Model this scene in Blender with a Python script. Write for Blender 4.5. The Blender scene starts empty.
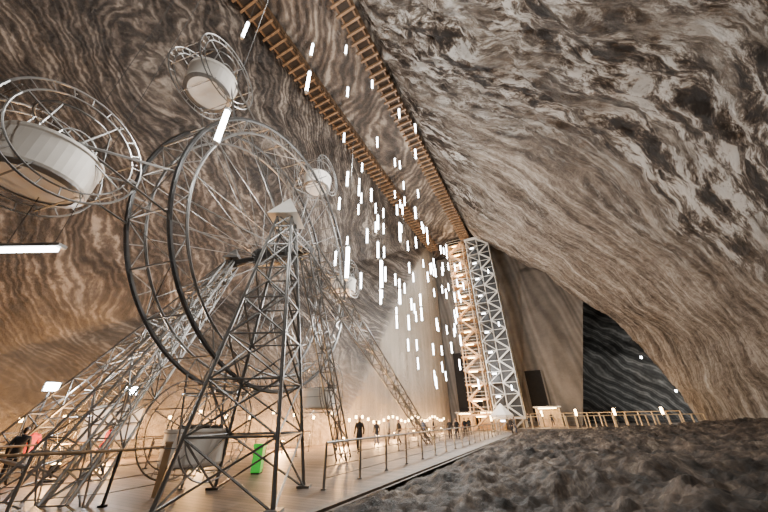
import bpy, math, random
from mathutils import Vector, Matrix, noise
random.seed(11)
SC=bpy.context.scene
COL=SC.collection
H=33.7
LK=1.45
def P(D,N,z=0.0):
    return Vector((0.893*N+0.45*D, -0.45*N+0.893*D, z))
DV=Vector((.45,.893,0)); NV=Vector((.893,-.45,0)); ZV=Vector((0,0,1))
def sm(a,b,x):
    t=max(0,min(1,(x-a)/(b-a))); return t*t*(3-2*t)
# ---------------- materials
def newmat(name):
    m=bpy.data.materials.new(name); m.use_nodes=True
    nt=m.node_tree; b=nt.nodes['Principled BSDF']
    return m,nt,b
def N_(nt,t,**k):
    n=nt.nodes.new(t)
    for a,v in k.items():
        if a in n.inputs.keys(): n.inputs[a].default_value=v
        else: setattr(n,a,v)
    return n
def ramp(nt,stops):
    r=nt.nodes.new('ShaderNodeValToRGB'); e=r.color_ramp.elements
    while len(e)<len(stops): e.new(0.5)
    for i,(p,c) in enumerate(stops):
        e[i].position=p; e[i].color=(c[0],c[1],c[2],1)
    return r
def simple(name,col,rough=.6,metal=0,var=.25,scale=3,bump=0.0,emis=None,es=0):
    m,nt,b=newmat(name)
    tc=N_(nt,'ShaderNodeTexCoord')
    n=N_(nt,'ShaderNodeTexNoise',Scale=scale,Detail=5.0)
    nt.links.new(tc.outputs['Object'],n.inputs['Vector'])
    c0=[x*(1-var) for x in col]; c1=[min(1,x*(1+var)) for x in col]
    r=ramp(nt,[(.3,c0),(.7,c1)])
    nt.links.new(n.outputs['Fac'],r.inputs['Fac']); nt.links.new(r.outputs['Color'],b.inputs['Base Color'])
    b.inputs['Roughness'].default_value=rough; b.inputs['Metallic'].default_value=metal
    if bump:
        bp=N_(nt,'ShaderNodeBump',Strength=bump); nt.links.new(n.outputs['Fac'],bp.inputs['Height']); nt.links.new(bp.outputs['Normal'],b.inputs['Normal'])
    if emis:
        b.inputs['Emission Color'].default_value=(*emis,1); b.inputs['Emission Strength'].default_value=es
    return m
def banded(name,stops,wscale=.35,dist=9,stretch=(1,1,1),rot=0,pale=None,bump=.4,fine=14,wts=(.16,.16,.68),warp=10,f2=3.3,rough=.6):
    m,nt,b=newmat(name); L=nt.links.new
    uv=N_(nt,'ShaderNodeUVMap'); mp=N_(nt,'ShaderNodeMapping'); mp.inputs['Scale'].default_value=stretch; mp.inputs['Rotation'].default_value=(0,0,rot)
    L(uv.outputs[0],mp.inputs[0])
    big=N_(nt,'ShaderNodeTexNoise',Scale=.06,Detail=4.0,Roughness=.45); L(mp.outputs[0],big.inputs['Vector'])
    mv=N_(nt,'ShaderNodeVectorMath',operation='MULTIPLY'); mv.inputs[1].default_value=(warp,warp,warp); L(big.outputs['Color'],mv.inputs[0])
    ad=N_(nt,'ShaderNodeVectorMath',operation='ADD'); L(mp.outputs[0],ad.inputs[0]); L(mv.outputs[0],ad.inputs[1])
    w=N_(nt,'ShaderNodeTexWave',Scale=wscale,Distortion=dist,Detail=6.0); w.inputs['Detail Scale'].default_value=.45; w.inputs['Detail Roughness'].default_value=.65; w.bands_direction='DIAGONAL'
    L(ad.outputs[0],w.inputs['Vector'])
    w2=N_(nt,'ShaderNodeTexWave',Scale=wscale*f2,Distortion=dist*1.2,Detail=6.0); w2.inputs['Detail Scale'].default_value=.3; w2.inputs['Detail Roughness'].default_value=.65; w2.bands_direction='DIAGONAL'
    L(ad.outputs[0],w2.inputs['Vector'])
    nn=N_(nt,'ShaderNodeTexNoise',Scale=.22,Detail=12.0,Roughness=.74); L(uv.outputs[0],nn.inputs['Vector'])
    a1=N_(nt,'ShaderNodeMath',operation='MULTIPLY_ADD'); a1.inputs[1].default_value=wts[0]; L(w.outputs['Fac'],a1.inputs[0])
    a2=N_(nt,'ShaderNodeMath',operation='MULTIPLY_ADD'); a2.inputs[1].default_value=wts[1]; L(w2.outputs['Fac'],a2.inputs[0])
    a3=N_(nt,'ShaderNodeMath',operation='MULTIPLY'); a3.inputs[1].default_value=wts[2]; L(nn.outputs['Fac'],a3.inputs[0])
    L(a3.outputs[0],a2.inputs[2]); L(a2.outputs[0],a1.inputs[2])
    r=ramp(nt,stops); L(a1.outputs[0],r.inputs['Fac'])
    out=r.outputs['Color']
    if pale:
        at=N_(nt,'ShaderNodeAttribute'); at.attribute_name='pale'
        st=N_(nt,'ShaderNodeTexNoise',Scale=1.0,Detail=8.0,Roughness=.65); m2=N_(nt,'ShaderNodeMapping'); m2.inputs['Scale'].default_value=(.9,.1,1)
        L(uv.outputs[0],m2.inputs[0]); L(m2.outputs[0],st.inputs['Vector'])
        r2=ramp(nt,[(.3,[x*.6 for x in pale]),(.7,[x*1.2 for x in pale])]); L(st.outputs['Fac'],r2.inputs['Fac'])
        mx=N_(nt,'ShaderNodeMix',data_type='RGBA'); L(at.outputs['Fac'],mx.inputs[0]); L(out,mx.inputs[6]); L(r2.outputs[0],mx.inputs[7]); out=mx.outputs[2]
    L(out,b.inputs['Base Color'])
    b.inputs['Roughness'].default_value=rough
    fn=N_(nt,'ShaderNodeTexNoise',Scale=fine*.1,Detail=10.0,Roughness=.72); L(uv.outputs[0],fn.inputs['Vector'])
    am=N_(nt,'ShaderNodeMath',operation='MULTIPLY_ADD'); am.inputs[1].default_value=.3; L(a1.outputs[0],am.inputs[0]); L(fn.outputs['Fac'],am.inputs[2])
    bp=N_(nt,'ShaderNodeBump',Strength=bump,Distance=.6); L(am.outputs[0],bp.inputs['Height']); L(bp.outputs['Normal'],b.inputs['Normal'])
    return m
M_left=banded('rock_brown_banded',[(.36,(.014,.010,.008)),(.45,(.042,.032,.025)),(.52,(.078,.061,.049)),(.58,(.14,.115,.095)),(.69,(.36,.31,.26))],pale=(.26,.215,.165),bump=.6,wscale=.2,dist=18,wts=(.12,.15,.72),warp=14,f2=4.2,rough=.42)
M_ceil=banded('rock_ceiling_banded',[(.36,(.022,.016,.012)),(.45,(.062,.046,.035)),(.54,(.13,.10,.078)),(.66,(.36,.31,.25))],wscale=.16,dist=12,bump=.5,wts=(.12,.15,.68),rough=.35)
M_dark=banded('rock_dark_folded',[(.32,(.014,.014,.014)),(.5,(.050,.051,.049)),(.70,(.20,.198,.19))],wscale=.26,dist=6,bump=.5,wts=(.26,.12,.55))
M_end=banded('rock_end_grey',[(.3,(.08,.069,.058)),(.5,(.15,.13,.11)),(.8,(.28,.245,.21))],wscale=.12,dist=3,bump=.25,stretch=(1.4,.25,1))
def right_mat():
    m,nt,b=newmat('rock_salt_pale'); L=nt.links.new
    uv=N_(nt,'ShaderNodeUVMap')
    wn=N_(nt,'ShaderNodeTexNoise',Scale=.05,Detail=3.0); L(uv.outputs[0],wn.inputs['Vector'])
    wm=N_(nt,'ShaderNodeVectorMath',operation='MULTIPLY'); wm.inputs[1].default_value=(9,9,0); L(wn.outputs['Color'],wm.inputs[0])
    wa=N_(nt,'ShaderNodeVectorMath',operation='ADD'); L(uv.outputs[0],wa.inputs[0]); L(wm.outputs[0],wa.inputs[1])
    def st(scale,rot,sc,det=7.0,ro=.6,di=.2):
        a=N_(nt,'ShaderNodeMapping'); a.inputs['Scale'].default_value=scale; a0=N_(nt,'ShaderNodeMapping'); a0.inputs['Rotation'].default_value=(0,0,rot)
        L(wa.outputs[0],a0.inputs[0]); L(a0.outputs[0],a.inputs[0])
        n=N_(nt,'ShaderNodeTexNoise',Scale=sc,Detail=det,Roughness=ro,Distortion=di); L(a.outputs[0],n.inputs['Vector']); return n
    s1=st((.10,1.2,1),-1.2,.8,12.0,.70)
    s2=st((.07,5.0,1),-1.35,.9,5.0,.65)
    iso=st((.5,1,1),-1.2,.35,15.0,.80,.3)
    crust=st((.38,1.0,1),-1.15,1.0,15.0,.80,.35)
    fine=st((1,1,1),0,2.0,12.0,.85)
    mask=st((.35,1,1),-1.2,.20,12.0,.78)
    base=ramp(nt,[(.425,(.040,.028,.020)),(.465,(.13,.10,.077)),(.50,(.27,.222,.18)),(.53,(.43,.375,.32)),(.58,(.74,.70,.64))])
    def madd(a,k,c):
        q=N_(nt,'ShaderNodeMath',operation='MULTIPLY_ADD'); q.inputs[1].default_value=k; L(a,q.inputs[0])
        if isinstance(c,(int,float)): q.inputs[2].default_value=c
        else: L(c,q.inputs[2])
        return q.outputs[0]
    ad=madd(s1.outputs['Fac'],.34,madd(s2.outputs['Fac'],.14,madd(iso.outputs['Fac'],.28,madd(fine.outputs['Fac'],.24,0))))
    L(ad,base.inputs['Fac'])
    cr=ramp(nt,[(.44,(.018,.012,.009)),(.485,(.095,.067,.047)),(.515,(.36,.305,.25)),(.55,(.92,.90,.86))]); L(crust.outputs['Fac'],cr.inputs['Fac'])
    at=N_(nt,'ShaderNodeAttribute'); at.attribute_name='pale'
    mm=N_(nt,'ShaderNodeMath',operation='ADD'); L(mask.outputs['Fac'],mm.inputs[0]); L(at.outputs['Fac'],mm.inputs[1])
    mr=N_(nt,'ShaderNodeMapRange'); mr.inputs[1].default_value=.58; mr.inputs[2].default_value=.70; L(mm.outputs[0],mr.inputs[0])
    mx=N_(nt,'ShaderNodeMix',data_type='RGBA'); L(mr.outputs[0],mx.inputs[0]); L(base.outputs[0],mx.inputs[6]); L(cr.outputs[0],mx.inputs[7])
    L(mx.outputs[2],b.inputs['Base Color']); b.inputs['Roughness'].default_value=.5
    hb=N_(nt,'ShaderNodeMath',operation='MULTIPLY'); L(crust.outputs['Fac'],hb.inputs[0]); L(mr.outputs[0],hb.inputs[1])
    h3=madd(fine.outputs['Fac'],.35,madd(hb.outputs[0],1.8,madd(ad,2.4,0)))
    bp=N_(nt,'ShaderNodeBump',Strength=.95,Distance=1.0); L(h3,bp.inputs['Height']); L(bp.outputs['Normal'],b.inputs['Normal'])
    return m
M_right=right_mat()
def ground_mat():
    m,nt,b=newmat('rock_ground_brown'); L=nt.links.new
    uv=N_(nt,'ShaderNodeUVMap')
    mp=N_(nt,'ShaderNodeMapping'); mp.inputs['Scale'].default_value=(.6,1.2,1); L(uv.outputs[0],mp.inputs[0])
    n=N_(nt,'ShaderNodeTexNoise',Scale=.8,Detail=14.0,Roughness=.78,Distortion=.4); L(mp.outputs[0],n.inputs['Vector'])
    r=ramp(nt,[(.40,(.008,.006,.004)),(.465,(.038,.026,.018)),(.53,(.085,.060,.043)),(.585,(.18,.138,.10)),(.66,(.42,.35,.28))]); L(n.outputs['Fac'],r.inputs['Fac']); L(r.outputs[0],b.inputs['Base Color'])
    f=N_(nt,'ShaderNodeTexNoise',Scale=4.0,Detail=12.0,Roughness=.8); L(uv.outputs[0],f.inputs['Vector'])
    a=N_(nt,'ShaderNodeMath',operation='ADD'); L(n.outputs['Fac'],a.inputs[0]); L(f.outputs['Fac'],a.inputs[1])
    bp=N_(nt,'ShaderNodeBump',Strength=1.0,Distance=.25); L(a.outputs[0],bp.inputs['Height']); L(bp.outputs['Normal'],b.inputs['Normal'])
    b.inputs['Roughness'].default_value=.6; b.inputs['Specular IOR Level'].default_value=.3
    return m
M_ground=ground_mat()
def deck_mat():
    m,nt,b=newmat('deck_boards'); L=nt.links.new
    uv=N_(nt,'ShaderNodeUVMap'); sp=N_(nt,'ShaderNodeSeparateXYZ'); L(uv.outputs[0],sp.inputs[0])
    k=N_(nt,'ShaderNodeMath',operation='MULTIPLY'); k.inputs[1].default_value=5.0; L(sp.outputs['Y'],k.inputs[0])
    fl=N_(nt,'ShaderNodeMath',operation='FLOOR'); L(k.outputs[0],fl.inputs[0]); fr_=N_(nt,'ShaderNodeMath',operation='FRACT'); L(k.outputs[0],fr_.inputs[0])
    wn=N_(nt,'ShaderNodeTexWhiteNoise',noise_dimensions='1D'); L(fl.outputs[0],wn.inputs['W'])
    r=ramp(nt,[(0,(.085,.060,.043)),(1,(.20,.150,.112))]); L(wn.outputs['Value'],r.inputs['Fac'])
    g=N_(nt,'ShaderNodeMath',operation='GREATER_THAN'); g.inputs[1].default_value=.09; L(fr_.outputs[0],g.inputs[0])
    mx=N_(nt,'ShaderNodeMix',data_type='RGBA'); mx.inputs[6].default_value=(.012,.009,.007,1); L(g.outputs[0],mx.inputs[0]); L(r.outputs[0],mx.inputs[7]); L(mx.outputs[2],b.inputs['Base Color'])
    bp=N_(nt,'ShaderNodeBump',Strength=.4,Distance=.02); L(g.outputs[0],bp.inputs['Height']); L(bp.outputs['Normal'],b.inputs['Normal'])
    b.inputs['Roughness'].default_value=.5
    return m
M_deck=deck_mat()
M_steel=simple('galvanised_steel',(.25,.25,.245),.36,.7,.2)
M_steel2=simple('dark_steel_tube',(.07,.07,.07),.4,.5,.2)
M_tower=simple('tower_steel',(.15,.15,.145),.36,.6,.2)
M_white=simple('painted_white_panel',(.78,.74,.68),.45,0,.06)
M_cap=simple('cap_sheet_metal',(.52,.50,.46),.5,.1,.08)
M_wood=simple('gallery_timber',(.12,.065,.03),.6,0,.35,2)
M_joist=simple('gallery_joist_timber',(.19,.11,.055),.6,0,.35,2)
M_stair=simple('stair_timber',(.55,.36,.2),.6,0,.25,2)
M_under=simple('gallery_soffit_dark',(.03,.02,.013),.8,0,.3,2)
M_rail=simple('rail_timber',(.30,.19,.10),.5,0,.25,4)
M_fence=simple('fence_timber',(.62,.45,.25),.5,0,.25,4)
M_curb=simple('deck_curb_grey',(.12,.10,.085),.6,0,.25,4)
M_black=simple('black_metal',(.02,.02,.02),.5,.2)
M_void=simple('dark_opening_panel',(.008,.007,.007),.9)
M_tube=simple('lamp_tube_glow',(1,1,1),.4,emis=(.93,.97,1.0),es=26)
M_flood=simple('floodlight_lens',(1,1,1),.4,emis=(.95,.98,1),es=150)
M_warm=simple('warm_lamp_glow',(1,.8,.5),.4,emis=(1,.62,.26),es=45)
M_green=simple('green_plastic_glow',(.06,.75,.08),.4,0,.1,emis=(.05,.8,.08),es=.3)  # bin plastic with a faint green glow added, though it is no lamp
# ---------------- mesh builders
class MB:
    def __init__(s): s.v=[];s.f=[];s.m=[];s.mats=[]
    def mi(s,mat):
        if mat not in s.mats: s.mats.append(mat)
        return s.mats.index(mat)
    def beam(s,p,q,r,mat,n=4,r2=None):
        p=Vector(p);q=Vector(q);d=q-p
        if d.length<1e-6: return
        d.normalize(); a=d.cross(ZV if abs(d.z)<.95 else Vector((1,0,0))).normalized(); b=d.cross(a)
        if r2 is None:r2=r
        o=len(s.v);k=s.mi(mat)
        for c,rr in((p,r),(q,r2)):
            for i in range(n):
                t=2*math.pi*(i+.5)/n; s.v.append(c+a*math.cos(t)*rr+b*math.sin(t)*rr)
        for i in range(n):
            j=(i+1)%n; s.f.append((o+i,o+j,o+n+j,o+n+i)); s.m.append(k)
        s.f.append(tuple(o+i for i in range(n))[::-1]); s.m.append(k)
        s.f.append(tuple(o+n+i for i in range(n))); s.m.append(k)
    def box(s,c,hx,hy,hz,mat,X=Vector((1,0,0)),Y=Vector((0,1,0)),Z=ZV):
        c=Vector(c);o=len(s.v);k=s.mi(mat)
        for x in(-1,1):
            for y in(-1,1):
                for z in(-1,1): s.v.append(c+X*hx*x+Y*hy*y+Z*hz*z)
        for f in((0,1,3,2),(4,6,7,5),(0,4,5,1),(2,3,7,6),(0,2,6,4),(1,5,7,3)):
            s.f.append(tuple(o+i for i in f)); s.m.append(k)
    def poly(s,pts,mat):
        o=len(s.v); s.v+= [Vector(p) for p in pts]; s.f.append(tuple(range(o,o+len(pts)))); s.m.append(s.mi(mat))
    def ring(s,c,R,A,B,r,mat,n=48,seg=4,a0=0,a1=2*math.pi):
        prev=None
        for i in range(n+1):
            t=a0+(a1-a0)*i/n; p=Vector(c)+A*math.cos(t)*R+B*math.sin(t)*R
            if prev is not None: s.beam(prev,p,r,mat,seg)
            prev=p
    def lathe(s,c,prof,mat,n=32,Z=ZV,X=Vector((1,0,0)),Y=Vector((0,1,0))):
        o=len(s.v);k=s.mi(mat);c=Vector(c)
        for r,z in prof:
            for i in range(n):
                t=2*math.pi*i/n; s.v.append(c+X*math.cos(t)*r+Y*math.sin(t)*r+Z*z)
        for j in range(len(prof)-1):
            for i in range(n):
                i2=(i+1)%n; s.f.append((o+j*n+i,o+j*n+i2,o+(j+1)*n+i2,o+(j+1)*n+i)); s.m.append(k)
    def truss(s,p,q,w0,w1,mat,bays=10,rc=.05,rb=.028,up=ZV):
        p=Vector(p);q=Vector(q);d=(q-p).normalized(); a=d.cross(up).normalized(); b=d.cross(a).normalized()
        L=[]
        for i in range(bays+1):
            t=i/bays;c=p.lerp(q,t);w=(w0+(w1-w0)*t)/2
            L.append([c+a*w*sx+b*w*sy for sx,sy in((-1,-1),(1,-1),(1,1),(-1,1))])
        for k in range(4): s.beam(L[0][k],L[-1][k],rc,mat,6)
        for i in range(bays):
            for k in range(4):
                k2=(k+1)%4
                s.beam(L[i][k],L[i][k2],rb,mat)
                if (i+k)%2: s.beam(L[i][k],L[i+1][k2],rb,mat)
                else: s.beam(L[i][k2],L[i+1][k],rb,mat)
        for k in range(4): s.beam(L[-1][k],L[-1][(k+1)%4],rb,mat)
    def obj(s,name,parent=None,smooth=False):
        me=bpy.data.meshes.new(name); me.from_pydata([tuple(v) for v in s.v],[],s.f)
        for m in s.mats: me.materials.append(m)
        for p,k in zip(me.polygons,s.m): p.material_index=k; p.use_smooth=smooth
        me.update(); o=bpy.data.objects.new(name,me); COL.objects.link(o)
        if parent: o.parent=parent
        return o
def empty(name,loc=(0,0,0)):
    e=bpy.data.objects.new(name,None); e.location=loc; COL.objects.link(e); return e
def grid(name,fn,nu,nv,mat,smooth=True):
    vs=[];uv=[];at=[]
    for j in range(nv+1):
        for i in range(nu+1):
            p,u,a=fn(i/nu,j/nv); vs.append(tuple(p)); uv.append(u); at.append(a)
    fs=[(j*(nu+1)+i,j*(nu+1)+i+1,(j+1)*(nu+1)+i+1,(j+1)*(nu+1)+i) for j in range(nv) for i in range(nu)]
    me=bpy.data.meshes.new(name); me.from_pydata(vs,[],fs); me.materials.append(mat)
    ul=me.uv_layers.new(name='UVMap')
    for l in me.loops: ul.data[l.index].uv=uv[l.vertex_index]
    aa=me.attributes.new('pale','FLOAT','POINT')
    for i,a in enumerate(at): aa.data[i].value=a
    for p in me.polygons:p.use_smooth=smooth
    me.update(); o=bpy.data.objects.new(name,me); COL.objects.link(o); return o
def fr(x,y,z,o=5): return noise.fractal(Vector((x,y,z)),1.0,2.0,o)
# ---------------- cavern shell
D0,D1=-14,55
def f_left(u,v):
    D=D0+(56-D0)*u; z=-.5+(H+.6)*v
    bd=24+.9*max(0,z-1.7)*.97
    e=max(0,bd-D)
    n=-16.2-min(.42*(H-z),.55*e)
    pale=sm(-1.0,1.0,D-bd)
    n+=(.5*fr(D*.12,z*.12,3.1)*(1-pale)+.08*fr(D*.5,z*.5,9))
    pl=max(pale,.55*(1-sm(2,12,z+2.5*fr(D*.15,z*.15,4)))*sm(-2,8,D))  # lower wall lightened in colour to mimic warm lamp glow near the floor
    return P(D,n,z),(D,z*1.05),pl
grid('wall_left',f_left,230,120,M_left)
prof=[(-7.2,H),(-3.2,29),(1.0,24.6),(4.6,20.3),(8.3,15.4),(11.1,11.0),(12.9,7.2),(13.7,3.5),(14.3,-.6)]
def pr(v):
    x=v*(len(prof)-1); i=min(int(x),len(prof)-2); t=x-i
    def g(k): return Vector(prof[max(0,min(len(prof)-1,k))])
    a,b,c,d=g(i-1),g(i),g(i+1),g(i+2)
    return .5*((2*b)+(c-a)*t+(2*a-5*b+4*c-d)*t*t+(3*b-a-3*c+d)*t**3)
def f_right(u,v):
    q=pr(v); s=v*43
    De=54+1.2*fr(s*.12,3,1)
    D=D0+(De-D0)*u
    pp=D*.33+s*.94; qq=D*.94-s*.33
    qq+=1.5*fr(D*.05,s*.05,8,2)
    flow=fr(pp*.09,qq*.5,1.7,5)
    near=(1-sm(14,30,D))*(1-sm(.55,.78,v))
    k=fr(D*.07+s*.03,s*.12,1.7,3)*.9+flow*.32+abs(fr(pp*.35,qq*.9,4.4,7))*(.34+.42*near)*(1.25-v)+.12*fr(D*1.6,s*1.6,2.4,4)
    top=sm(0,.06,v)
    nrm=Vector((.75,.65))
    q=q-nrm*k*top*.9
    edge=sm(.95,1,u); q=Vector((q.x+edge*.9,q.y+edge*.6))
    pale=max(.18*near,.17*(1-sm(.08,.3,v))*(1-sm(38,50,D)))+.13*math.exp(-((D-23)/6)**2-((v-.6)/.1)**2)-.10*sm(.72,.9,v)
    return P(D,q.x,q.y),(D,s),pale
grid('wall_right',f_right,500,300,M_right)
def f_arch(u,v):
    q=pr(v); De=54+1.2*fr(v*43*.12,3,1)
    t=u*14
    return P(De+u*u*6+.3*fr(t*.3,v*9,2),q.x+.9+t*.95,q.y+.6),(t,v*40),0
grid('wall_arch_return',f_arch,20,60,M_dark)
def f_ceil(u,v):
    D=D0+(82-D0)*u; n=-17+11*v
    if D>54: n=-17+62*v*sm(50,60,D)+11*v*(1-sm(50,60,D))
    return P(D,n,H+.35*fr(D*.15,n*.15,5)-.0),(D,n),0
grid('ceiling',f_ceil,160,50,M_ceil)
def f_end(u,v):
    z=-.5+(H+1)*v; n=-17.5+(20.3+.29*z)*u
    return P(60+.25*fr(n*.2,z*.1,7)-1.2*sm(.60,.62,u)*(1-sm(.78,.80,v)),n,z),(n,z),0
grid('wall_end',f_end,80,60,M_end)
def f_end2(u,v):
    d=60+20*u; z=-.5+(H+1)*v
    return P(d,2.8+.29*z+.3*fr(d*.2,z*.2,2)-1.5*u,z),(d,z),0
grid('wall_end_return',f_end2,20,40,M_dark)
def f_dark(u,v):
    n=-4+48*u; z=-.5+(H+1)*v
    return P(78-6*sm(.4,1,u)+1.2*fr(n*.12,z*.12,7)+ .6*math.sin(z*.7+n*.25),n,z),(n,z),0
grid('wall_far_chamber',f_dark,120,80,M_dark)
def f_side(u,v):
    d=50+30*u; return P(d,34,-.5+(H+1)*v),(d,v*34),0
grid('wall_far_side',f_side,10,10,M_dark)
def f_lend(u,v):
    d=55.5+6*u; z=-.5+(H+1)*v; return P(d,-17.2,z),(d,z),1
grid('wall_left_recess',f_lend,8,20,M_end)
def f_back(u,v):
    n=-34+54*u; z=-.5+(H+1)*v; return P(D0+.2+.3*fr(n*.1,z*.1,1),n,z),(n,z),0
grid('wall_back',f_back,40,30,M_left)
def f_ground(u,v):
    D=-6+52*u; n=-5.2+23*v
    h=-.12+.42*sm(-5.2,-2.5,n)+.35*sm(-2,5,n)+.62*sm(4,15,n)
    h*=1-.75*sm(38,45.5,D)
    e=sm(-5.2,-4.0,n)
    h+=e*(.26*fr(D*.35,n*.45,2)+.17*fr(D*1.1,n*1.5,6,6)+.12*abs(fr(D*2.2,n*3.0,3,6))-.03)
    r=math.hypot(D,n)
    if r<3.5: h=min(h,.55)
    return P(D,n,h),(D,n),0
grid('ground_rock',f_ground,500,240,M_ground)
def f_deck(u,v):
    D=-13.5+95*u; n=-34+29.2*v; return P(D,n,0),(n,D),0
grid('floor_boardwalk',f_deck,10,10,M_deck,False)
def f_rear(u,v):
    D=-13.9+9*u; n=-5.2+24*v; return P(D,n,-.1+.3*v),(D,n),0
grid('ground_rear',f_rear,10,10,M_ground)
def f_plat(u,v):
    D=45+37*u; n=-4.8+40*v; return P(D,n,.45),(n,D),0
grid('floor_platform',f_plat,10,10,M_deck,False)
b=MB(); b.box(P(15.5,-5.0,.0),30,.10,.06,M_curb,X=DV,Y=NV); b.box(P(45,15,.2),20,.1,.25,M_curb,X=NV,Y=DV); b.obj('trim_deck_edge')
b=MB()
for n0,n1,z0,z1 in((-3.4,-.9,1,8.5),(-15.2,-12.6,.5,12.5),(-12,-11,.5,7)):
    b.box(P(58.6,(n0+n1)/2,(z0+z1)/2),(n1-n0)/2,.15,(z1-z0)/2,M_void,X=NV,Y=DV)
    b.box(P(58.5,n0-.1,(z0+z1)/2),.12,.2,(z1-z0)/2,M_end,X=NV,Y=DV)
    b.box(P(58.5,n1+.1,(z0+z1)/2),.12,.2,(z1-z0)/2,M_end,X=NV,Y=DV)
b.obj('door_1')
# ---------------- galleries
def gallery(n0,n1):
    b=MB(); z=H-1.6
    b.box(P(20,(n0+n1)/2,z+.22),33,abs(n1-n0)/2-.1,.05,M_under,X=DV,Y=NV)
    D=-12.5
    while D<53:
        b.box(P(D,(n0+n1)/2,z-.02),.09,abs(n1-n0)/2+.32,.15,M_joist,X=DV,Y=NV)
        for n in(n0,n1): b.beam(P(D,n,z),P(D,n,z+1.35),.05,M_wood)
        D+=.82
    for n in(n0,n1):
        b.box(P(20,n,z+.14),33,.08,.12,M_wood,X=DV,Y=NV)
        for hh in(.7,1.05,1.3): b.box(P(20,n,z+hh),33,.03,.04,M_wood,X=DV,Y=NV)
    return b.obj('gallery_walkway')
gallery(-15.6,-14.3); gallery(-8.7,-7.5)
# ---------------- lights helper
def point(name,loc,power,col=(1,1,1),r=.3,parent=None):
    l=bpy.data.lights.new(name,'POINT'); l.energy=power; l.color=col; l.shadow_soft_size=r
    o=bpy.data.objects.new(name,l); o.location=loc; COL.objects.link(o)
    if parent:o.parent=parent
    return o
# ---------------- hanging tubes
hl=empty('hanging_tube_lights')
tubes=[(-4.8,5.96,9.5,1.35),(-1.6,11.5,7.7,1.5),(-.15,13.6,8.1,1.5),(-3.9,9.5,17.6,1.7),(-7.7,8.7,21.3,1.6),(-4.6,10.9,23.5,1.4),(-2.9,13.7,29,1.3),(-2.8,15.3,25.7,1.3),(-.8,16.4,28.5,1.3),(-2.6,16.6,17.3,1.4),(1.2,18.5,13.8,1.6),(-1.0,20,18.6,1.4),(-1.9,22,11.5,1.4),(1.6,17.6,26,1.3),(3.2,20.5,24,1.3),(3.6,21.5,29,1.3),(2.9,21.8,18,1.3)]
for ci in range(50):
    D=17+(ci%25)*1.35+random.uniform(-.6,.6); n=(-13.0 if ci<25 else -9.9)+random.uniform(-1.1,1.1)
    for k in range(random.choice((1,2,3,3))):
        z=random.uniform(9,30) if D<36 else random.uniform(5,28)
        p=P(D,n,z); tubes.append((p.x,p.y,z,1.35))
b=MB()
for x,y,z,l in tubes:
    b.beam((x,y,z-l/2),(x,y,z+l/2),.08,M_tube,8)
    b.beam((x,y,z+l/2),(x,y,z+l/2+.12),.1,M_steel,8); b.beam((x,y,z-l/2-.06),(x,y,z-l/2),.09,M_steel,8)
    b.beam((x,y,z+l/2+.1),(x,y,H+.3),.008,M_black,3)
b.obj('tubes',hl)
for D,n,z,pw in((10,-6,14,1700),(20,-8,8,2700),(26,-9,22,3800),(36,-9,10,3000),(46,-11,24,1700),(47,-8,8,1300),(5,-4,25,3200),(-6,0,9,700)):  # added fill lamps in mid-air, without a tube of their own
    point('tube_and_fill_light',P(D,n,z),pw*LK,(1,.965,.91),.15,hl)
point('tube_and_fill_light',(-4.4,5.7,9.5),650,(1,.96,.9),.15,hl); point('tube_and_fill_light',(-1.3,11.2,7.7),450,(1,.96,.9),.15,hl)
b=MB(); c=Vector((-7.4,5.3,4.9))
b.box(c,.62,.05,.04,M_tube); b.box(c+Vector((0,0,.07)),.72,.09,.035,M_steel); b.beam(c+Vector((-.5,0,.1)),c+Vector((-.5,0,H-4.9)),.008,M_black,3); b.beam(c+Vector((.5,0,.1)),c+Vector((.5,0,H-4.9)),.008,M_black,3)
b.obj('suspended_batten_light')
# ---------------- FERRIS WHEEL
fw=empty('ferris_wheel',(0,0,0))
C=Vector((-5.2,12.6,8.7)); d=Vector((-.3,-.954,0)); pn=Vector((.954,-.3,0))
R=6.0
b=MB()
for w in(-.85,.85):
    c=C+pn*w
    b.ring(c,R,d,ZV,.075,M_steel2,96,6); b.ring(c,R-.55,d,ZV,.05,M_steel,96,5)
    for i in range(48):
        t=2*math.pi*i/48; e=d*math.cos(t)+ZV*math.sin(t); b.beam(c+e*(R-.55),c+e*R,.022,M_steel)
        t2=2*math.pi*(i+1)/48; e2=d*math.cos(t2)+ZV*math.sin(t2)
        if i%2: b.beam(c+e*(R-.55),c+e2*R,.018,M_steel)
        else: b.beam(c+e*R,c+e2*(R-.55),.018,M_steel)
    for i in range(18):
        t=2*math.pi*i/18; e=d*math.cos(t)+ZV*math.sin(t); b.beam(c+e*.4,c+e*(R-.55),.014,M_steel,4)
    b.ring(c,.45,d,ZV,.08,M_steel2,20,6)
for i in range(24):
    t=2*math.pi*i/24; e=d*math.cos(t)+ZV*math.sin(t); b.beam(C+e*R-pn*.85,C+e*R+pn*.85,.028,M_steel)
    t2=2*math.pi*(i+1)/24; e2=d*math.cos(t2)+ZV*math.sin(t2)
    s=1 if i%2 else -1
    b.beam(C+e*R-pn*.85*s,C+e2*R+pn*.85*s,.018,M_steel)
b.beam(C-pn*2.7,C+pn*1.9,.2,M_steel2,12)
b.lathe(C-pn*1.0,[(.0,0),(.5,0),(.5,2.0),(0,2.0)],M_steel2,20,Z=pn,X=d,Y=ZV)
b.obj('wheel_rings',fw)
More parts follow.
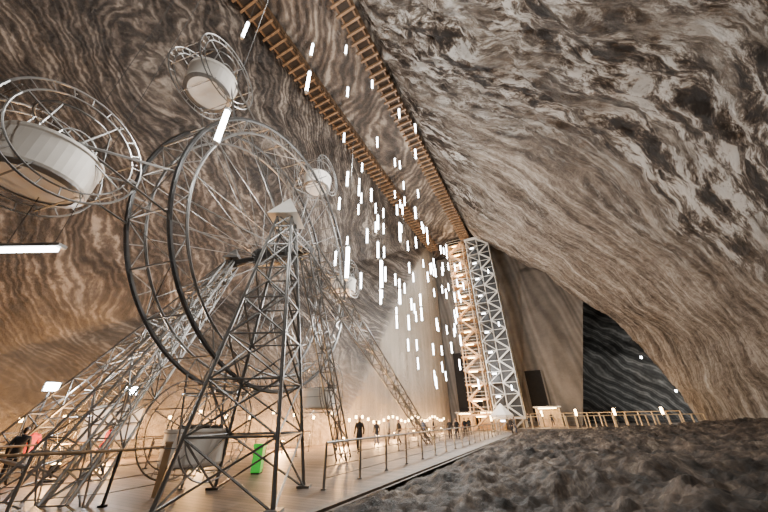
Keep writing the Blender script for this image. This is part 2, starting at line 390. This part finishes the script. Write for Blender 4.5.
def gondola(c,yaw=0):
    b=MB()
    X=d;Y=pn
    for w in(-.75,.75):
        cc=c+pn*w
        b.ring(cc,1.36,d,ZV,.026,M_steel,44,5); b.ring(cc,1.14,d,ZV,.02,M_steel,44,5)
        for i in range(22):
            t=2*math.pi*i/22; e=d*math.cos(t)+ZV*math.sin(t); b.beam(cc+e*1.14,cc+e*1.36,.012,M_steel)
        for i in range(2):
            t=math.pi*i/2+.4; e=d*math.cos(t)+ZV*math.sin(t); b.beam(cc-e*1.14,cc+e*1.14,.02,M_steel)
        b.ring(cc,.35,d,ZV,.02,M_steel,20,4)
    for i in range(8):
        t=2*math.pi*(i+.5)/8; e=d*math.cos(t)+ZV*math.sin(t); b.beam(c+e*1.25-pn*.75,c+e*1.25+pn*.75,.02,M_steel)
    tc=c-ZV*.95; k=.86
    b.lathe(tc,[(r*k,z) for r,z in[(0,-.03),(.80,-.03),(.97,.0),(1.0,.06),(1.02,.80),(1.06,.83),(1.06,.90),(.97,.90),(.95,.83),(.94,.08),(0,.05)]],M_white,40)
    b.lathe(tc,[(.8,.42),(.5,.42),(.5,.1)],M_steel2,30)
    b.lathe(tc,[(r*k,z) for r,z in[(.80,-.035),(.82,-.06),(.98,-.02),(.98,.0)]],M_steel,40)
    b.beam(tc,tc+ZV*1.05,.05,M_steel,8); b.ring(tc+ZV*1.0,.28,X,Y,.025,M_steel,20,5)
    for i in range(4):
        t=math.pi*(i+.5)/2; e=X*math.cos(t)+Y*math.sin(t); b.beam(tc+e*.88+ZV*.85,c+e*.7+ZV*.9,.02,M_steel)
    b.ring(c+ZV*.9,.7,X,Y,.025,M_steel,32,5)
    b.obj('gondola',fw)
for ang,GR in((-10,8.2),(44,7.8),(110,7.9),(166,7.7),(226,7.6),(286,7.4)):
    t=math.radians(ang); e=d*math.cos(t)+ZV*math.sin(t)
    c=C+e*GR; gondola(c)
    a=MB()
    tn=-d*math.sin(t)+ZV*math.cos(t)
    for w in(-.8,.8):
        a.beam(C+e*R+tn*.7+pn*w,c+pn*w,.035,M_steel,5); a.beam(C+e*R-tn*.7+pn*w,c+pn*w,.035,M_steel,5)
        a.beam(C+e*.5+pn*w,C+e*R+pn*w,.03,M_steel,5)
    a.beam(c-pn*.85,c+pn*.85,.05,M_steel2,8)
    a.obj('gondola_arm',fw)
b=MB()
def tower(b,cx,cy,hx,hy,top,th,bays,cap=True,apex=None,mat=M_steel,rc=.06,rb=.03):
    L=[]
    ap=apex or (cx,cy)
    for i in range(bays+1):
        t=i/bays; t=1-(1-t)**1.3
        z=top*t; x=cx+(ap[0]-cx)*t; y=cy+(ap[1]-cy)*t; wx=hx+(th-hx)*t; wy=hy+(th-hy)*t
        L.append([Vector((x+sx*wx,y+sy*wy,z)) for sx,sy in((-1,-1),(1,-1),(1,1),(-1,1))])
    for k in range(4):
        b.beam(L[0][k],L[-1][k],rc,mat,8); b.box(L[0][k]+Vector((0,0,.03)),.18,.18,.03,mat)
    for i in range(bays):
        for k in range(4):
            k2=(k+1)%4
            if i: b.beam(L[i][k],L[i][k2],rb,mat,5)
            b.beam(L[i][k],L[i+1][k2],rb,mat,5); b.beam(L[i][k2],L[i+1][k],rb,mat,5)
    for k in range(4): b.beam(L[-1][k],L[-1][(k+1)%4],rb,mat)
    if cap:
        T=L[-1]; a=Vector((ap[0],ap[1],top+1.05)); q=[p+(p-Vector((ap[0],ap[1],top)))*1.2-ZV*.1 for p in T]
        for k in range(4): b.poly([q[k],q[(k+1)%4],a],M_cap)
        b.poly(q[::-1],M_cap)
tower(b,-3.75,9.5,1.3,1.35,8.7,.26,8,apex=(-3.8,9.6),mat=M_tower,rc=.055,rb=.03)
NA=C+pn*1.7; FA=C-pn*2.6
b.truss((-3.8,9.6,8.2),NA,.35,.3,M_steel,5,.03,.018)
b.obj('support_tower',fw)
b=MB()
b.truss(NA,(3.4,27.0,0),.75,.45,M_tower,18,.045,.026)
b.truss(NA+Vector((0,.2,-.3)),(-2.1,17.3,0),.5,.5,M_tower,11,.04,.024)
for f,w in(((-9,9,0),.8),((-14.5,12.6,0),.8),((-16.0,16.5,0),.8),((-7.4,8.6,0),.6)):
    b.truss(FA,f,.45,w,M_steel,14,.045,.022)
for p,q in(((-9,9,1.1),(-7.4,8.6,1.1)),((-14.5,12.6,.8),(-9,9,.8)),((-16.0,16.5,.8),(-14.5,12.6,.8))): b.beam(p,q,.05,M_steel,6)
for (f1,f2) in(((-9,9,0),(-14.5,12.6,0)),((-14.5,12.6,0),(-16.0,16.5,0))):
    for t in(.3,.55,.78):
        b.beam(FA.lerp(Vector(f1),t),FA.lerp(Vector(f2),t),.03,M_steel,5)
b.poly([FA+Vector((-.4,-.4,.2)),FA+Vector((.4,-.4,.2)),FA+Vector((0,0,.9))],M_steel);b.poly([FA+Vector((.4,-.4,.2)),FA+Vector((.4,.4,.2)),FA+Vector((0,0,.9))],M_steel);b.poly([FA+Vector((-.4,.4,.2)),FA+Vector((-.4,-.4,.2)),FA+Vector((0,0,.9))],M_steel);b.poly([FA+Vector((.4,.4,.2)),FA+Vector((-.4,.4,.2)),FA+Vector((0,0,.9))],M_steel)
b.obj('inclined_trusses',fw)
# ---------------- lift tower
b=MB()
lc=P(51.5,-6.1,0); hw,hd=1.95,1.2
top=H-2.6; fl=20
def LP(a,c2,z): return lc+NV*a+DV*c2+ZV*z
for sx in(-1,0,1):
    for sy in(-1,1): b.beam(LP(sx*hw,sy*hd,0),LP(sx*hw,sy*hd,top),.07,M_cap,6)
for i in range(fl+1):
    z=top*i/fl
    for sy in(-1,1): b.beam(LP(0,sy*hd,z),LP(hw,sy*hd,z),.05,M_cap)
    for sx in(-1,1): b.beam(LP(sx*hw,-hd,z),LP(sx*hw,hd,z),.05,M_cap)
    b.box(LP(-hw*.5,-.1,z),hw*.5,hd*.8,.045,M_steel,X=NV,Y=DV)
    b.beam(LP(-hw,-hd,z),LP(0,-hd,z),.05,M_cap)
    if i<fl:
        z2=top*(i+1)/fl
        a,c2=(1,0) if i%2 else (0,1)
        b.beam(LP(a*hw,-hd,z),LP(c2*hw,-hd,z2),.15,M_cap)
        a,c2=(-1,0) if i%2==0 else (0,-1)
        b.beam(LP(a*hw,-hd,z),LP(c2*hw,-hd,z2),.06,M_cap)
        b.beam(LP(hw,-hd,z),LP(hw,hd,z2),.06,M_cap)
b.box(LP(hw*.5,.15,top/2+.5),hw*.46,hd*.75,top/2-1,M_black,X=NV,Y=DV)
b.box(LP(-hw*.5,.5,top/2+.5),hw*.30,hd*.4,top/2-1,M_black,X=NV,Y=DV)
for i in range(fl):
    z=top*(i+.5)/fl
    if i%2==0: b.box(LP(-hw*.5,-hd-.05,z+.5),.3,.05,.09,M_tube,X=NV,Y=DV)
    elif i%3==0: b.box(LP(hw*.55,-hd-.08,z),.06,.04,.35,M_tube,X=NV,Y=DV)
b.box(LP(0,0,top+.2),hw+.2,hd+.3,.12,M_cap,X=NV,Y=DV)
b.box(LP(0,-.2,1.6),hw+.2,hd+.5,.1,M_cap,X=NV,Y=DV)
b.obj('elevator_tower')
st=empty('stair_tower')
b=MB(); sc=P(52.5,-10.3,0); sw,sd=1.35,1.2
def SP(a,c2,z): return sc+NV*a+DV*c2+ZV*z
for sx in(-1,1):
    for sy in(-1,1): b.beam(SP(sx*sw,sy*sd,0),SP(sx*sw,sy*sd,H-2),.1,M_stair,5)
nf=15; fh=(H-2.2)/nf
for i in range(nf):
    z=i*fh; s=1 if i%2 else -1
    b.box(SP(0,.2,z+fh),sw+.3,sd,.13,M_stair,X=NV,Y=DV)
    for k in range(9):
        t=(k+.5)/9
        b.box(SP(s*(sw-.2)*(1-2*t),-sd-.1,z+fh*t),.17,.45,.05,M_stair,X=NV,Y=DV)
    for yy in(-sd-.55,-sd+.3):
        b.beam(SP(s*sw,yy,z),SP(-s*sw,yy,z+fh),.09,M_stair)
    for hh in(.5,1): b.beam(SP(-sw-.3,-sd,z+fh+hh),SP(sw+.3,-sd,z+fh+hh),.04,M_cap)
    b.box(SP(-.1*s,-sd+.15,z+fh-.25),.7,.06,.06,M_warm,X=NV,Y=DV)
b.obj('stairs',st)
for z in(4,11,18,25,30): point('stair_lamp',SP(-.3,-sd-1.6,z),330,(1,.62,.30),.2,st)
# ---------------- handrails
def rail(name,pts,h=1.1,step=1.9,postmat=M_steel,top=M_steel,mid=3,pr_=.03):
    b=MB()
    for a,c in zip(pts[:-1],pts[1:]):
        a=Vector(a);c=Vector(c);n=max(1,round((c-a).length/step))
        for i in range(n+1):
            p=a.lerp(c,i/n); b.beam(p,p+ZV*h,pr_,postmat,6)
            b.box(p+ZV*.02,.07,.07,.02,postmat)
        b.beam(a+ZV*(h+.02),c+ZV*(h+.02),.034,top,8)
        for k in range(mid): 
            z=h*(k+1)/(mid+1.2); b.beam(a+ZV*z,c+ZV*z,.014,M_steel,4)
    return b.obj(name)
rail('handrail',[P(8.5,-6.3),P(43.5,-6.3)],mid=3,top=M_steel,pr_=.04)
rail('handrail',[P(20,-9.3),P(44,-10.2)],mid=3,top=M_rail)
rail('handrail',[(-9.6,7.4,0),(-6.7,8.9,0),(-6.0,10.8,0)],top=M_rail,pr_=.04,step=1.5)
rail('handrail',[(-16,9.5,0),(-12.4,10.6,0),(-10.4,15.5,0),(-5,19.5,0)],top=M_rail,step=1.6)
rail('handrail',[(-16.5,14,0),(-12,18,0),(-5,22.5,0)],step=1.8,top=M_rail)
rail('wooden_fence',[P(45.6,-5,.45),P(45.6,13.2,.45)],h=1.25,step=.95,postmat=M_fence,top=M_fence,mid=2,pr_=.07)
rail('wooden_fence',[P(51,-3.4,.45),P(51,12.8,.45)],h=1.6,step=1.3,postmat=M_fence,top=M_fence,mid=1,pr_=.07)
b=MB()
for p in((-6.1,9.9),(-9.0,7.7)):
    b.box((p[0],p[1],.6),.09,.09,.6,M_rail); b.box((p[0],p[1],1.22),.11,.11,.03,M_rail)
b.obj('timber_bollard_posts')
b=MB()
def hut(D,n,w,dp,h,zb):
    for sx in(-1,1):
        for sy in(-1,1): b.box(P(D+sy*dp,n+sx*w,zb+h/2),.09,.09,h/2,M_fence,X=NV,Y=DV)
    b.box(P(D+dp,n,zb+h*.45),w,.05,h*.45,M_fence,X=NV,Y=DV)
    b.box(P(D-dp,n,zb+.5),w,.06,.5,M_stair,X=NV,Y=DV); b.box(P(D-dp,n,zb+1.03),w+.1,.2,.04,M_fence,X=NV,Y=DV)
    b.box(P(D,n,zb+h),w+.35,dp+.35,.07,M_cap,X=NV,Y=DV)
    b.box(P(D-dp+.2,n,zb+h-.18),w*.8,.06,.05,M_warm,X=NV,Y=DV)
hut(56,-9.5,1.8,1.0,2.6,0); hut(55,-1.2,1.5,1.0,2.5,.45); hut(56,-13.5,1.2,.9,2.5,0)
b.obj('timber_kiosk')
# ---------------- floodlights
def flood(x,y,h,pw,aim):
    e=empty('floodlight'); b=MB(); p=Vector((x,y,0)); b.beam(p,p+ZV*h,.04,M_steel2,8); b.box(p+ZV*.03,.2,.2,.03,M_steel2)
    dr=Vector(aim).normalized(); a=dr.cross(ZV).normalized(); u=a.cross(dr)
    c=p+ZV*(h+.15); b.box(c,.24,.09,.18,M_black,X=a,Y=dr,Z=u); b.box(c+dr*.1,.2,.02,.14,M_flood,X=a,Y=dr,Z=u)
    b.obj('housing',e); point('lamp',c+dr*.35,pw,(.95,.97,1),.12,e)
flood(-13.4,12.9,2.9,260,(.7,-.6,0)); flood(-11,14,2.8,260,(.6,-.7,0))
def wash(x,y,pw,h=.5,col=(1,.52,.19)):
    e=empty('wall_washer_lamp'); b=MB(); p=Vector((x,y,0))
    b.lathe(p,[(0,0),(.16,0),(.16,.05),(.04,.07),(.04,h-.2),(.14,h-.15),(.16,h),(0,h)],M_black,14); b.lathe(p+ZV*(h+.01),[(0,.06),(.13,0)],M_warm,14)
    b.obj('housing',e); point('lamp',p+ZV*(h+.45),pw,col,.15,e)
for D,n,pw in((5,-24,1100),(10,-21.5,1700),(14,-19.5,2300),(6,-16,400),(18,-17,3000),(22,-14.8,3400),(26,-14.0,1500),(31,-14.8,650),(36,-14.8,650),(41,-14.8,650),(46,-14.8,600),(50,-14.0,550)):
    p=P(D,n); wash(p.x,p.y,pw)
for D,n,pw in((47.5,2,400),(48,6,350),(52,-2,450),(49,-8.4,350),(48,10.5,300)):
    p=P(D,n,.45 if n>-5 else 0); e=empty('bollard_lamp'); b=MB(); b.beam(p,p+ZV*1.3,.08,M_black,8); b.beam(p+ZV*1.3,p+ZV*2.0,.12,M_warm,10); b.beam(p+ZV*2.0,p+ZV*2.1,.14,M_black,10); b.obj('post',e); point('lamp',p+ZV*2.5,pw,(1,.66,.34),.15,e)
for D,n,z in((70,15.5,10.5),(71,18.5,5),(68,22,3)):
    e=empty('chamber_lamp'); b=MB(); p=P(D,n,z); b.beam(p,p+ZV*.35,.16,M_tube,8); b.beam(p+ZV*.35,P(D,n,H),.012,M_black,3); b.obj('bulb',e); point('lamp',p-ZV*.4,900,(1,.98,.93),.2,e)
b=MB()
for i in range(26):
    D=24+i*1.05; p=P(D,-15.6,1.6+.25*math.sin(i)); b.beam(P(D,-15.6,0),p,.02,M_black,4); b.beam(p,p+ZV*.22,.09,M_warm,8)
for i in range(14):
    D=4+i*1.4; n=-15.2-.5*(24-D); p=P(D,n,2.0+.2*math.sin(i*2)); b.beam(P(D,n,0),p,.02,M_black,4); b.beam(p,p+ZV*.2,.08,M_warm,8)
b.obj('warm_path_lights')
b=MB(); p=P(47,-6.6)
for k in range(8):
    t=2*math.pi*k/8; t2=2*math.pi*(k+1)/8
    r1=1.5; A=p+Vector((r1*math.cos(t),r1*math.sin(t),2.0)); B=p+Vector((r1*math.cos(t2),r1*math.sin(t2),2.0)); T=p+ZV*3.4
    b.poly([A,B,T],M_white); b.poly([A-ZV*.25,B-ZV*.25,B,A],M_white); b.beam((A.x,A.y,0),A,.03,M_steel)
b.obj('canopy_tent')
b=MB(); p=(-12.6,15.6,0)
b.lathe(p,[(0,1.0),(.9,1.0),(1.0,1.1),(1.0,2.3),(1.05,2.35),(0,2.6)],M_white,32)
for k in range(6):
    t=math.pi*k/3; b.beam((p[0]+.8*math.cos(t),p[1]+.8*math.sin(t),0),(p[0]+.8*math.cos(t),p[1]+.8*math.sin(t),1.05),.04,M_steel,6)
b.ring(Vector(p)+ZV*1.7,1.03,Vector((1,0,0)),Vector((0,1,0)),.03,M_steel,30)
b.obj('round_booth')
b=MB(); p=Vector((-4.9,13.6,0))
b.box(p+ZV*.45,.17,.15,.4,M_green); b.box(p+ZV*.9,.2,.18,.05,M_green); b.beam(p+Vector((-.17,.12,.08)),p+Vector((.17,.12,.08)),.07,M_black,10); b.box(p+Vector((0,-.17,.93)),.1,.03,.02,M_green); b.box(p+ZV*.04,.15,.13,.04,M_black)
b.obj('green_wheelie_bin')
# ---------------- people
M_skin=simple('skin',(.55,.36,.27),.5,0,.08)
def clothes(n,c): return simple(n,c,.8,0,.15,12)
M_trs=[clothes('trousers_dark',(.02,.022,.03)),clothes('jeans_blue',(.05,.07,.12)),clothes('trousers_grey',(.09,.085,.08))]
M_jk={k:clothes('jacket_'+k,c) for k,c in{'black':(.012,.012,.014),'red':(.45,.03,.03),'blue':(.04,.09,.25),'grey':(.16,.16,.17),'beige':(.36,.28,.2),'white':(.6,.6,.6)}.items()}
M_hair=[simple('hair_dark',(.02,.013,.01),.6),simple('hair_brown',(.08,.045,.02),.6)]
M_shoe=simple('shoe_black',(.015,.015,.015),.5)
simple_lip=simple('lips',(.35,.12,.1),.5)
def person(x,y,z,yaw,jk='black',tr=0,h=1.75,pose='stand',hair=0,seed=0):
    k=h/1.75
    st=.22 if pose=='walk' else .03
    J={'pel':(0,0,.95,.145),'spn':(0,0,1.13,.135),'chs':(0,.0,1.33,.155),'nk0':(0,0,1.46,.085),'nk':(0,.01,1.52,.058),
       'hL':(-.10,0,.88,.105),'kL':(-.11,st+.04,.49,.068),'aL':(-.12,st-.02,.09,.047),'tL':(-.13,st+.14,.045,.042),
       'hR':(.10,0,.88,.105),'kR':(.11,-st*.3+.05,.49,.068),'aR':(.12,-st-.08,.10,.047),'tR':(.13,-st+.07,.045,.042),
       'sL':(-.18,0,1.42,.072),'eL':(-.25,-.05,1.14,.052),'wL':(-.25,.08 if pose!='pocket' else .1,.89,.036),
       'sR':(.18,0,1.42,.072),'eR':(.26,-.03,1.14,.052),'wR':(.25,.13,.91,.036)}
    if pose=='phone': J['wR']=(.14,.3,1.25,.036); J['eR']=(.27,.06,1.15,.052)
    if pose=='pocket': J['eL']=(-.32,-.08,1.16,.052); J['wL']=(-.2,.08,.97,.036); J['eR']=(.32,-.08,1.16,.052); J['wR']=(.2,.08,.97,.036)
    ed=[('pel','spn'),('spn','chs'),('chs','nk0'),('nk0','nk'),('pel','hL'),('hL','kL'),('kL','aL'),('aL','tL'),('pel','hR'),('hR','kR'),('kR','aR'),('aR','tR'),('chs','sL'),('sL','eL'),('eL','wL'),('chs','sR'),('sR','eR'),('eR','wR')]
    names=list(J); me=bpy.data.meshes.new('sk'); me.from_pydata([J[n][:3] for n in names],[(names.index(a),names.index(c)) for a,c in ed],[])
    o=bpy.data.objects.new('sk',me); COL.objects.link(o)
    mo=o.modifiers.new('s','SKIN'); mo.use_smooth_shade=True
    for i,n in enumerate(names):
        sv=me.skin_vertices[0].data[i]; r=J[n][3]; sv.radius=(r,r*(.72 if n in('pel','spn','chs') else 1)); sv.use_root=(n=='pel')
    o.modifiers.new('ss','SUBSURF').levels=1
    dg=bpy.context.evaluated_depsgraph_get(); nm=bpy.data.meshes.new_from_object(o.evaluated_get(dg)); bpy.data.objects.remove(o)
    nm.materials.clear()
    for m in(M_jk[jk],M_trs[tr],M_shoe,M_skin): nm.materials.append(m)
    for p in nm.polygons:
        c=p.center
        if c.z<.11: i=2
        elif c.z<.86 and abs(c.x)<.215: i=1
        elif c.z>1.5: i=3
        else: i=0
        p.material_index=i; p.use_smooth=True
    nm.name='body'
    e=empty('person',(x,y,z)); e.rotation_euler=(0,0,yaw); e.scale=(k,k,k)
    bo=bpy.data.objects.new('body',nm); COL.objects.link(bo); bo.parent=e
    b=MB(); hc=Vector((0,.02,1.645))
    n=16
    pf=[(0,-.115),(.035,-.112),(.052,-.09),(.064,-.05),(.072,0),(.075,.04),(.068,.08),(.045,.108),(0,.118)]
    b.lathe(hc,pf,M_skin,n,X=Vector((1,0,0)),Y=Vector((0,1.2,0)))
    b.beam(hc+Vector((0,.083,.01)),hc+Vector((0,.108,-.025)),.008,M_skin,6,.016)
    for s in(-1,1):
        b.beam(hc+Vector((s*.072,0,-.02)),hc+Vector((s*.082,-.005,.02)),.014,M_skin,6)
        b.beam(hc+Vector((s*.028,.078,.012)),hc+Vector((s*.028,.087,.012)),.009,M_black,6)
    b.beam(hc+Vector((-.022,.083,-.055)),hc+Vector((.022,.083,-.055)),.006,simple_lip,4)
    b.lathe(hc+Vector((0,-.014,.012)),[(.078,-.03),(.083,.02),(.078,.07),(.052,.105),(0,.12)],M_hair[hair],n,X=Vector((1,0,0)),Y=Vector((0,1.13,0)))
    b.lathe(hc+Vector((0,-.045,-.02)),[(.04,-.07),(.066,-.03),(.07,.03)],M_hair[hair],n)
    for s,w,el in((-1,'wL','eL'),(1,'wR','eR')):
        W=Vector(J[w][:3]);E=Vector(J[el][:3]);dr=(W-E).normalized(); side=Vector((0,1,0)) if abs(dr.y)<.8 else Vector((1,0,0)); side=(side-dr*side.dot(dr)).normalized()
        b.beam(W-dr*.02,W+dr*.09,.034,M_skin,8,.04)
        for q,(off,ln) in enumerate(((-.03,.06),(-.01,.075),(.011,.08),(.03,.07))):
            a=W+dr*.085+side*off; m=a+dr*ln*.5; nrm=dr.cross(side)*-s
            b.beam(a,m,.011,M_skin,6,.01); b.beam(m,m+dr*ln*.45+nrm*.015,.01,M_skin,6,.007)
        a=W+dr*.03+side*.035; b.beam(a,a+dr*.04+side*.03,.013,M_skin,6,.01)
    b.obj('head_and_hands',e,True)
    c=MB(); c.lathe((0,0,0),[(.165,.84),(.17,.88),(.165,.98)],M_jk[jk],18,X=Vector((1,0,0)),Y=Vector((0,.8,0))); c.lathe((0,0,0),[(.075,1.46),(.085,1.5),(.07,1.53)],M_jk[jk],14)
    c.obj('jacket_hem_and_collar',e,True)
    return e
person(-1.6,20.0,0,2.9,'black',0,1.85,'walk',0,1)
pp=[(-.8,26.3,0,.4,'black',1,'stand'),(.1,26.9,0,-1.2,'grey',0,'pocket'),(.9,26.4,0,2.2,'black',0,'walk'),(3.8,35.6,0,2.5,'blue',0,'walk'),(4.9,36.2,0,1.5,'black',0,'stand'),(7.8,38.9,0,3.4,'beige',1,'walk'),(8.7,38.5,0,2.8,'red',0,'phone'),(9.4,39.4,0,.3,'black',2,'stand'),(7.6,33.6,0,.3,'black',2,'walk'),(6.4,31.6,0,.3,'black',0,'stand'),
    (14.3,39.6,.0,2.0,'black',0,'pocket'),(15.4,41.4,0,-2.0,'grey',1,'stand'),(19.3,46.5,.45,2.6,'black',0,'walk'),(20.6,46.3,.45,.9,'blue',1,'stand'),(22.2,45.9,.45,3.0,'black',0,'phone'),
    (-12.9,12.6,0,1.2,'red',1,'walk'),(-12.5,11.9,0,.6,'black',0,'stand'),(-10.6,13.2,0,2.6,'red',0,'walk'),(-9.2,20,0,2.0,'red',0,'stand'),(-3.2,22.2,0,2.0,'beige',0,'stand'),(5.9,32.5,0,2.9,'black',0,'walk')]
for i,(x,y,z,yw,j,t,po) in enumerate(pp): person(x,y,z,yw,j,t,1.62+.14*((i*37)%10)/10,po,i%2,i+3)
# ---------------- world + camera
w=bpy.data.worlds.new('w'); SC.world=w; w.use_nodes=True; w.node_tree.nodes['Background'].inputs[0].default_value=(.02,.018,.016,1)
cam=bpy.data.cameras.new('camera'); cam.lens=14; cam.sensor_width=36; cam.clip_end=500; cam.clip_start=.05
co=bpy.data.objects.new('camera',cam); COL.objects.link(co)
Rm=Matrix.Rotation(math.radians(118.7),4,'X')@Matrix.Rotation(math.radians(-1.0),4,'Z')
co.matrix_world=Matrix.Translation((0,0,1.7))@Rm
SC.camera=co
